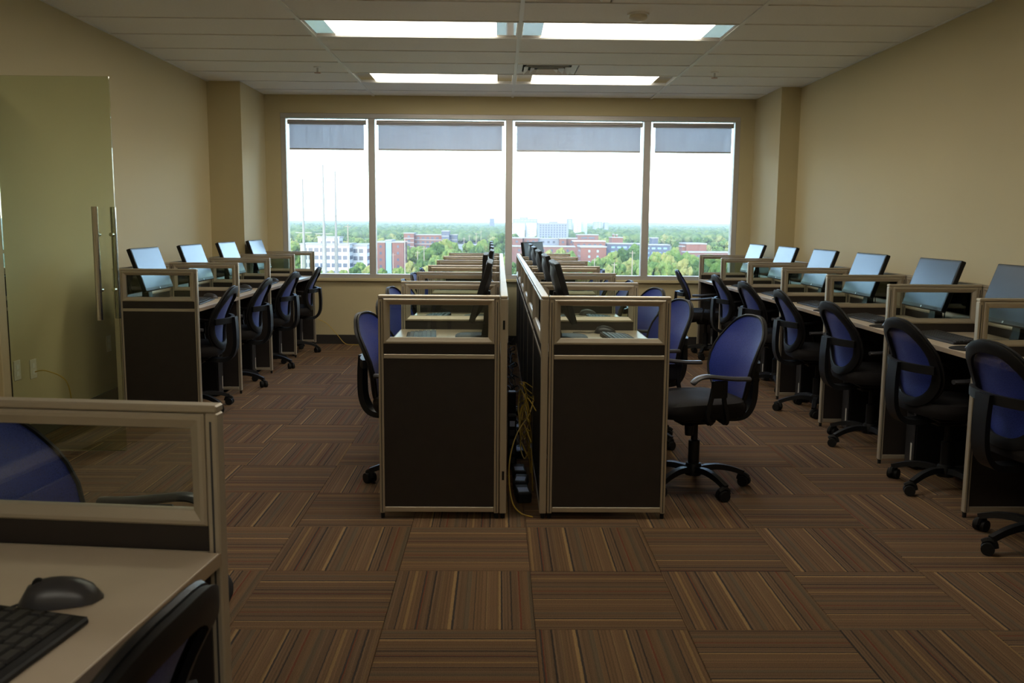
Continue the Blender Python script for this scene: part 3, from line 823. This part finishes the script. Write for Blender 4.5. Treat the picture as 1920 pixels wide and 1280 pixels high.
for q, (y, z) in enumerate(((4.42, .12), (4.56, .22))):
    pw = thing('power_strip', 'black power strip standing on end between the centre rows', 'power strip', (.078, y+.33, 0), 0, 'power strips between the centre rows')
    put('strip_body', MB().box(-.022, .022, -.03, .03, 0, .30+.1*q, .005).mesh('power_strip', 'black_plastic'), pw)
    for i in range(5): put('strip_socket', MB().box(-.014, .014, -.0315, -.0302, .04+i*.05, .07+i*.05).mesh('strip_socket', 'daylit_blue' if i == 4 else 'grey_plastic'), pw)

# ------------------------------------------------------------------ the city outside
GZ = -28.0
struct('ground_outside', MB().box(-6000, 6000, 12, 9000, GZ-1, GZ).mesh('ground_outside', 'earth'), label='green and grey ground of the city outside')
def px_box(x0, x1, ytop, D):
    a, b_ = aty(x0, ytop, D), aty(x1, ytop, D)
    return a.x, b_.x, (a.z+b_.z)/2
winc = {}
FOOT = []
def building(name, lab, D, vols, wall, pane, fh=3.4, ww=2.2, wh=1.7, gap=1.8, roof='concrete', depth=18, lit=None, bands=None, cat='building', side=True):
    """vols: list of (px0, px1, pytop, dD) volumes"""
    cx = aty((vols[0][0]+vols[0][1])/2, 415, D).x
    o = thing(name, lab, cat, (cx, D, GZ))
    for v in vols:
        x0, x1, zt = px_box(v[0], v[1], v[2], D+v[3])
        H_ = zt-GZ; a, b_ = x0-cx, x1-cx; y0 = v[3]; dp = v[4] if len(v) > 4 else depth
        wm = v[5] if len(v) > 5 else wall
        FOOT.append((x0, x1, D+y0, D+y0+dp, lab))
        put('wall', MB().box(a, b_, y0, y0+dp, 0, H_).mesh('wall', wm), o)
        put('roof', MB().box(a-.3, b_+.3, y0-.3, y0+dp+.3, H_, H_+.7).mesh('roof', roof), o)
        if ww <= 0: continue
        vis0 = max(1, int((H_-26)/fh)) if False else 0
        nf = int((H_-1.0)/fh); nc = max(1, int((b_-a-gap)/(ww+gap)))
        off = ((b_-a)-nc*(ww+gap)+gap)/2
        zfirst = max(0, nf-6)
        key = (ww, wh, pane)
        if key not in winc: winc[key] = MB().box(-ww/2, ww/2, -.08, .1, -wh/2, wh/2).mesh('window', pane)
        for fl_ in range(zfirst, nf):
            z = H_-1.4-(nf-1-fl_)*fh-wh/2
            for c in range(nc):
                put('window', winc[key], o, (a+off+c*(ww+gap)+ww/2, y0, z))
            if bands:
                put('band', MB().box(a-.1, b_+.1, y0-.25, y0-.12, z-wh/2-.9, z-wh/2-.2).mesh('band', bands), o)
        # the flank turned towards the room
        sx = a if (x0 > 0) else b_
        if side:
            nc2 = max(1, int((dp-gap)/(ww+gap)))
            for fl_ in range(zfirst, nf):
                z = H_-1.4-(nf-1-fl_)*fh-wh/2
                for c in range(min(nc2, 5)): put('window', winc[key], o, (sx, y0+gap+c*(ww+gap)+ww/2, z), (0, 0, PI/2))
    return o
building('office_building', 'white four-storey office building with dark ribbon windows by the steel masts', 430,
         [(563, 655, 459, 0, 20), (596, 636, 446, 8, 10), (655, 688, 461, 10, 30)], 'white_wall', 'pane_dark', 3.6, 2.0, 1.9, .7)
building('brick_block', 'red brick block with pale glazed stair bay in the middle', 500,
         [(705, 722, 455, 0), (735, 757, 455, 0)], 'brick', 'pane_dark', 3.6, 1.2, 1.4, 2.4)
building('stair_tower', 'pale blue glazed stair tower between the red brick wings', 500, [(723.2, 733.8, 452, 0, 17)], 'pane_blue', 'pane_blue', 3.6, 1.5, 2.6, .6, side=False)
building('apartment_block', 'brick and grey apartment block with pale balcony bands', 720,
         [(757, 776, 438, 0), (776, 828, 441, 6), (828, 842, 434, 0, 18, 'slate'), (842, 857, 441, 6, 14, 'slate')], 'brick', 'pane_dark', 3.3, 2.2, 1.6, 1.6, bands='concrete')
building('far_tower', 'dark lone tower block far off beside the avenue', 2600, [(918, 927, 410, 0, 40)], 'slate', 'pane_dark', 8, 6, 4, 5, side=False)
building('white_tower', 'white high-rise slab with faint windows beyond the trees', 1300, [(958, 984, 419, 0), (986, 1006, 418, 8)], 'white_wall', 'grey_wall' if False else 'pane_blue', 3.6, 2.0, 1.2, 3.6, side=False)
building('rooftop_hotel', 'long grey-blue slab rising behind the white high-rise', 1700, [(962, 1008, 411, 0), (975, 990, 408, 5)], 'grey_wall', 'pane_blue', 4, 4, 2.2, 2, side=False)
building('slab_apartments', 'wide grey apartment slab with vertical window strips', 1250, [(1008, 1066, 419, 0), (1030, 1046, 416, 6, 8)], 'grey_wall', 'pane_dark', 3.2, 2.2, 2.2, 1.6, side=False)
building('thin_tower', 'thin grey tower behind the wide apartment slab', 1800, [(1064, 1074, 411, 0)], 'grey_wall', 'pane_blue', 4, 3, 2.4, 2, side=False)
building('pale_tower', 'white and pale blue tower beside the wide apartment slab', 1350, [(1077, 1090, 417, 0), (1090, 1101, 416, 6, 18, 'pane_blue')], 'white_wall', 'pane_blue', 3.6, 2.4, 2, 2, side=False)
building('twin_tower', 'far pair of grey-blue towers above the tree line', 2100, [(1113, 1130, 416, 0), (1133, 1141, 417, 0)], 'grey_wall', 'pane_blue', 5, 4, 3, 3, side=False)
building('low_brick_block', 'long low brick block with pale upper storey', 640,
         [(958, 980, 447, 0), (981, 1009, 447, 4), (1009, 1048, 448, 6, 14, 'grey_wall'), (1049, 1062, 448, 0), (1062, 1082, 448, 6)], 'brick_dark', 'pane_dark', 3.3, 1.6, 1.5, 2.2)
building('brick_hall', 'flat brick hall with a pale parapet behind the brick blocks', 760, [(1083, 1122, 441, 0)], 'brick_dark', 'pane_dark', 3.6, 5, 1.4, 1.2)
building('front_terrace', 'long plain brick terrace with parapet under the pale block', 560, [(960, 1078, 463, 0, 12)], 'brick_dark', 'pane_dark', 3.3, 1.4, 1.4, 3.6)
building('white_roof_block', 'brick block with a wide white roof edge', 600, [(1076, 1135, 453, 0, 14)], 'brick', 'pane_dark', 3.3, 1.6, 1.5, 2.0, roof='white_wall')
building('four_storey_block', 'plain pink brick four-storey block with small windows among trees', 500, [(1089, 1137, 464, 0, 22)], 'brick', 'pane_blue', 3.0, 1.1, 1.2, 3.6)
building('dark_terrace', 'long dark slate-coloured terrace with bright window strips', 610, [(1138, 1206, 458, 0, 16), (1206, 1256, 460, 6, 16)], 'slate', 'pane_blue', 3.2, 2.4, 1.2, 1.6)
building('chimney_block', 'small brick block with two chimneys over the dark terrace', 700, [(1147, 1168, 446, 0), (1149, 1152, 440, 4, 3), (1155, 1158, 441, 4, 3)], 'brick', 'pane_dark', 3.3, 0, 1, 1)
building('dark_stair_block', 'dark blue-grey stair block at the end of the dark terrace', 640, [(1222, 1234, 447, 0, 10)], 'slate', 'pane_dark', 3.3, 0, 1, 1)
building('brick_cube', 'square brick block on a low wide podium near the bare wall', 560, [(1287, 1325, 458, 0, 22), (1279, 1287, 463, 3, 10)], 'brick', 'pane_dark', 3.3, 0, 1, 1)
building('podium_block', 'low wide brick podium under the square brick block', 545, [(1286, 1372, 474, 0, 12)], 'brick_dark', 'pane_dark', 3.3, 2, 1.4, 2)
building('corner_block', 'pale low block at the window corner behind trees', 470, [(1335, 1392, 486, 0, 12)], 'concrete', 'pane_dark', 3.2, 2.0, 1.5, 1.2)
# masts and poles
def mast(px, py, D, r0, r1, lab, arms=()):
    p = aty(px, py, D)
    o = thing('steel_mast', lab, 'mast', (p.x, D, GZ), 0, 'tall steel masts')
    H_ = p.z-GZ
    put('shaft', MB().cyl((0, 0, 0), (0, 0, H_*.62), r0, (r0+r1)*.5, 10).cyl((0, 0, H_*.62), (0, 0, H_), r1*.9, r1*.6, 8).mesh('mast_shaft', 'pole_steel', True), o)
    for ya, wd in arms:
        z = aty(px, ya, D).z-GZ
        put('cross_arm', MB().box(-wd, wd, -.1, .1, z-.08, z+.08).mesh('cross_arm', 'pole_steel'), o)
mast(567, 335, 210, .55, .32, 'shortest pale steel mast, the one next to the glass-door pier', ((436, 1.9),))
mast(605, 308, 210, .62, .34, 'tallest pale steel mast outside the narrow pane', ((403, 1.6), (438, 2.0)))
mast(628, 320, 214, .52, .30, 'middle-height pale steel mast beside the tallest one', ((405, 1.4),))
for px, py, D, c in ((652, 420, 330, 0), (759, 448, 330, 0), (704, 500, 330, 1), (737, 474, 420, 1), (812, 455, 545, 1), (835, 462, 560, 1), (795, 462, 460, 1), (783, 470, 445, 1), (880, 440, 640, 1), (893, 436, 700, 1), (902, 432, 800, 1), (870, 445, 620, 1), (1152, 492, 360, 1), (1186, 470, 380, 1), (1115, 484, 420, 1)):
    p = aty(px, py, D); H_ = p.z-GZ
    o = thing('utility_pole', 'wooden utility pole with cross arm outside among trees', 'pole', (p.x, D, GZ), 0, 'utility poles in the streets')
    put('shaft', MB().cyl((0, 0, 0), (0, 0, H_), .24, .16, 8).mesh('pole_shaft', 'pole_wood'), o)
    put('cross_arm', MB().box(-1.2, 1.2, -.08, .08, H_-1.0, H_-.8).mesh('pole_arm', 'pole_wood'), o)
# the avenue
av = MB(); a0, a1 = aty(848, 415, 430).x, aty(905, 415, 3000).x
av.loft([[(aty(x, 415, D).x-wd, D, GZ+.02), (aty(x, 415, D).x+wd, D, GZ+.02), (aty(x, 415, D).x+wd, D, GZ+.06), (aty(x, 415, D).x-wd, D, GZ+.06)] for x, D, wd in ((825, 330, 9), (848, 480, 9), (872, 700, 9), (893, 1100, 9), (908, 2200, 9), (914, 3600, 9))])
struct('road_avenue', av.mesh('road_avenue', 'asphalt'), label='pale avenue running away between trees')
for x0, x1, D0, D1 in ((-95, -40, 400, 470), (-62, -30, 470, 560), (40, 120, 440, 520)):
    struct('parking_lot', MB().box(x0, x1, D0, D1, GZ+.01, GZ+.05).mesh('parking_lot', 'asphalt'), label='pale paved lot between the buildings')
# trees
def crown_mesh(seed, nb, trunk=True, sub=2):
    rg = random.Random(seed); bm = bmesh.new()
    for q in range(52):
        # small leaf clumps spread over an egg-shaped crown
        a = rg.uniform(0, 2*PI); h = rg.uniform(-.95, 1); rr = math.sqrt(max(0, 1-h*h))*rg.uniform(.55, 1)
        off = Vector((.66*rr*math.cos(a), .66*rr*math.sin(a), 1.22+.72*h))
        ret = bmesh.ops.create_icosphere(bm, subdivisions=2, radius=rg.uniform(.17, .34))
        for v in ret['verts']:
            v.co = v.co*(1+noise.noise(v.co*7+Vector((seed*3.7, q*5.1, 0)))*.55)
            v.co += off
    me = bpy.data.meshes.new('tree')
    bm.to_mesh(me); bm.free()
    me.materials.append(MT['leaf'])
    return me
crowns = [crown_mesh(s, 5, sub=3) for s in range(6)]
trunk_me = MB().cyl((0, 0, 0), (0, 0, .9), .07, .05, 7).mesh('trunk', 'bark')
tr = random.Random(11)
placed = []
TREES = []
def tree(X, D, h, k, force=False):
    r_ = h*.52*(.75 if force else 1)
    if force:                              # step nearer or farther along the line of sight until the crown stands clear
        for st_ in sorted(range(-9, 22), key=abs):
            D1 = D+st_*r_*.5; X1 = X*D1/D
            if D1 > 355 and not any((X1-a)**2+(D1-b_)**2 < (1.15*(r_+c))**2 for a, b_, c in TREES) and not any(f[0]-r_ < X1 < f[1]+r_ and f[2]-r_ < D1 < f[3]+r_ for f in FOOT):
                X, D = X1, D1; break
    if not force and any((X-a)**2+(D-b_)**2 < (.85*(r_+c))**2 for a, b_, c in TREES): return False
    for q in range(12):
        hit = [f for f in FOOT if f[0]-r_ < X < f[1]+r_ and f[2]-r_ < D < f[3]+r_]
        if not hit: break
        if not force: return False
        D0 = min(f[2] for f in hit)-r_-.5
        X *= D0/D; D = D0
    near_b = min(FOOT, key=lambda f: max(f[0]-X, X-f[1], 0)+abs(f[2]-D)*.6)
    lab = ' '.join(near_b[4].split()[:6])
    lab = 'leafy green tree growing near the '+lab
    o = thing('street_tree', lab, 'tree', (X, D, GZ), tr.uniform(0, 6.28), 'trees near the '+' '.join(near_b[4].split()[:6]))
    TREES.append((X, D, r_))
    q_ = .78 if force else 1
    o.scale = (h/2.1*q_*tr.uniform(.9, 1.1), h/2.1*q_*tr.uniform(.9, 1.1), h/2.1)
    put('crown', crowns[k % 6], o); put('trunk', trunk_me, o)
    return True
# trees placed where the photograph shows their tops: (px, ptop, D)
for px, py, D in ((835, 452, 520), (820, 458, 490), (850, 456, 540), (805, 468, 470), (842, 466, 480), (790, 488, 430), (770, 492, 410), (748, 500, 390), (716, 504, 380), (700, 508, 372),
                  (665, 502, 385), (645, 506, 380), (690, 500, 395), (620, 508, 375), (598, 510, 370), (800, 500, 400), (818, 480, 440), (880, 456, 560), (895, 460, 540), (907, 452, 600), (862, 474, 500), (893, 480, 450), (915, 474, 470), (935, 468, 500), (940, 440, 760), (930, 448, 700),
                  (1030, 470, 500), (1050, 468, 510), (1070, 474, 490), (1040, 480, 450), (985, 484, 450), (1000, 488, 440), (1060, 488, 430), (1080, 492, 420), (1100, 490, 420), (1118, 488, 415), (1135, 487, 420), (1150, 470, 500), (1165, 468, 510), (1185, 466, 520), (1200, 474, 470), (1160, 492, 400), (1180, 488, 410), (1205, 484, 420), (1140, 500, 390),
                  (1232, 474, 440), (1250, 472, 430), (1268, 476, 430), (1225, 490, 400), (1245, 486, 405), (1282, 486, 410), (1300, 482, 430), (1312, 492, 400), (1330, 478, 450), (1345, 494, 400), (1270, 494, 395), (1355, 482, 440), (1210, 492, 395), (1290, 476, 470), (1262, 468, 500), (1195, 498, 385), (1240, 500, 385),
                  (990, 495, 420), (1015, 492, 430), (965, 490, 440), (948, 484, 460), (925, 492, 430), (870, 494, 420), (840, 500, 400), (555, 500, 400), (548, 480, 470), (560, 486, 450), (585, 512, 365), (676, 494, 400), (730, 512, 370), (760, 508, 380)):
    p = aty(px, py, D); tree(p.x, D, max(5, p.z-GZ), tr.randrange(6), True)
bl_ = [(-62, -10, 0, 0)]
n_t = 0
tries = 0
while n_t < 215 and tries < 6000:
    tries += 1
    D = 560+tr.random()**1.4*700
    px = tr.uniform(520, 1410)
    if 850 < px < 905 and D < 1400: continue
    X = aty(px, 415, D).x
    n_t += tree(X, D, tr.uniform(9, 16), tr.randrange(6))
# the woods beyond: nobody could count these crowns
def woods():
    import numpy as np
    bm = bmesh.new(); bmesh.ops.create_icosphere(bm, subdivisions=2, radius=1)
    bv = np.array([v.co[:] for v in bm.verts]); bf = np.array([[v.index for v in f.verts] for f in bm.faces]); bm.free()
    rg = np.random.default_rng(5)
    n = 12500
    D = 1290+rg.random(n)**1.5*4600
    X = (rg.random(n)-.5)*.62*D
    s = rg.uniform(3.0, 7.0, n)*(1+D/5000)
    ok = np.ones(n, bool)
    for f in FOOT: ok &= ~((X > f[0]-14) & (X < f[1]+14) & (D > f[2]-14) & (D < f[3]+14))
    D, X, s = D[ok], X[ok], s[ok]; n = len(D)
    V = []
    for i in range(n):
        d = 1+.22*np.sin(bv@rg.normal(size=3)*3+rg.random()*6)+.12*np.sin(bv@rg.normal(size=3)*7)
        v = bv*d[:, None]*s[i]*np.array([1, 1, .85])+np.array([X[i], D[i], GZ+s[i]*1.0+rg.uniform(0, 3)])
        V.append(v)
    V = np.concatenate(V); F = (bf[None]+(np.arange(n)*len(bv))[:, None, None]).reshape(-1, 3)
    me = bpy.data.meshes.new('far_woods')
    me.vertices.add(len(V)); me.vertices.foreach_set('co', V.ravel())
    me.loops.add(F.size); me.loops.foreach_set('vertex_index', F.ravel().astype(np.int32))
    me.polygons.add(len(F)); me.polygons.foreach_set('loop_start', (np.arange(len(F))*3).astype(np.int32))
    me.update(); me.validate()
    me.materials.append(MT['leaf_far'])
    o = put('far_woods', me); o['kind'] = 'stuff'; o['category'] = 'woods'; o['label'] = 'green woods stretching to the horizon beyond the city blocks'
woods()
hm = MB(); rings = []
for r_, (D, base) in enumerate(((4800, 0), (5600, 24), (6400, 34), (7600, 36), (8800, 0))):
    rings.append([(x, D, GZ+(base*(1+.35*noise.noise(Vector((x*.0011, r_*.7, 1)))+.12*noise.noise(Vector((x*.006, r_, 4))))) if base else GZ) for x in range(-4200, 4201, 100)])
b0 = 0
for r_ in rings: hm.v += r_
nn = len(rings[0])
for i in range(len(rings)-1):
    for j in range(nn-1): hm.f.append((i*nn+j, i*nn+j+1, (i+1)*nn+j+1, (i+1)*nn+j))
struct('hills_far', hm.mesh('hills_far', 'hill', True), label='low wooded hills along the horizon')

# thin summer haze over the city
m = bpy.data.materials.new('haze'); m.use_nodes = True; MT['haze'] = m
t = m.node_tree; t.nodes.remove(t.nodes['Principled BSDF'])
vs = t.nodes.new('ShaderNodeVolumeScatter'); vs.inputs['Density'].default_value = .00011; vs.inputs['Anisotropy'].default_value = .2
vs.inputs['Color'].default_value = (.93, .97, 1, 1)
t.links.new(vs.outputs[0], t.nodes['Material Output'].inputs['Volume'])
hz = put('haze', MB().box(-5000, 5000, 120, 9500, GZ+.5, 220).mesh('haze', 'haze'))
hz['kind'] = 'stuff'; hz['category'] = 'haze'; hz['label'] = 'thin pale haze hanging over the city outside'
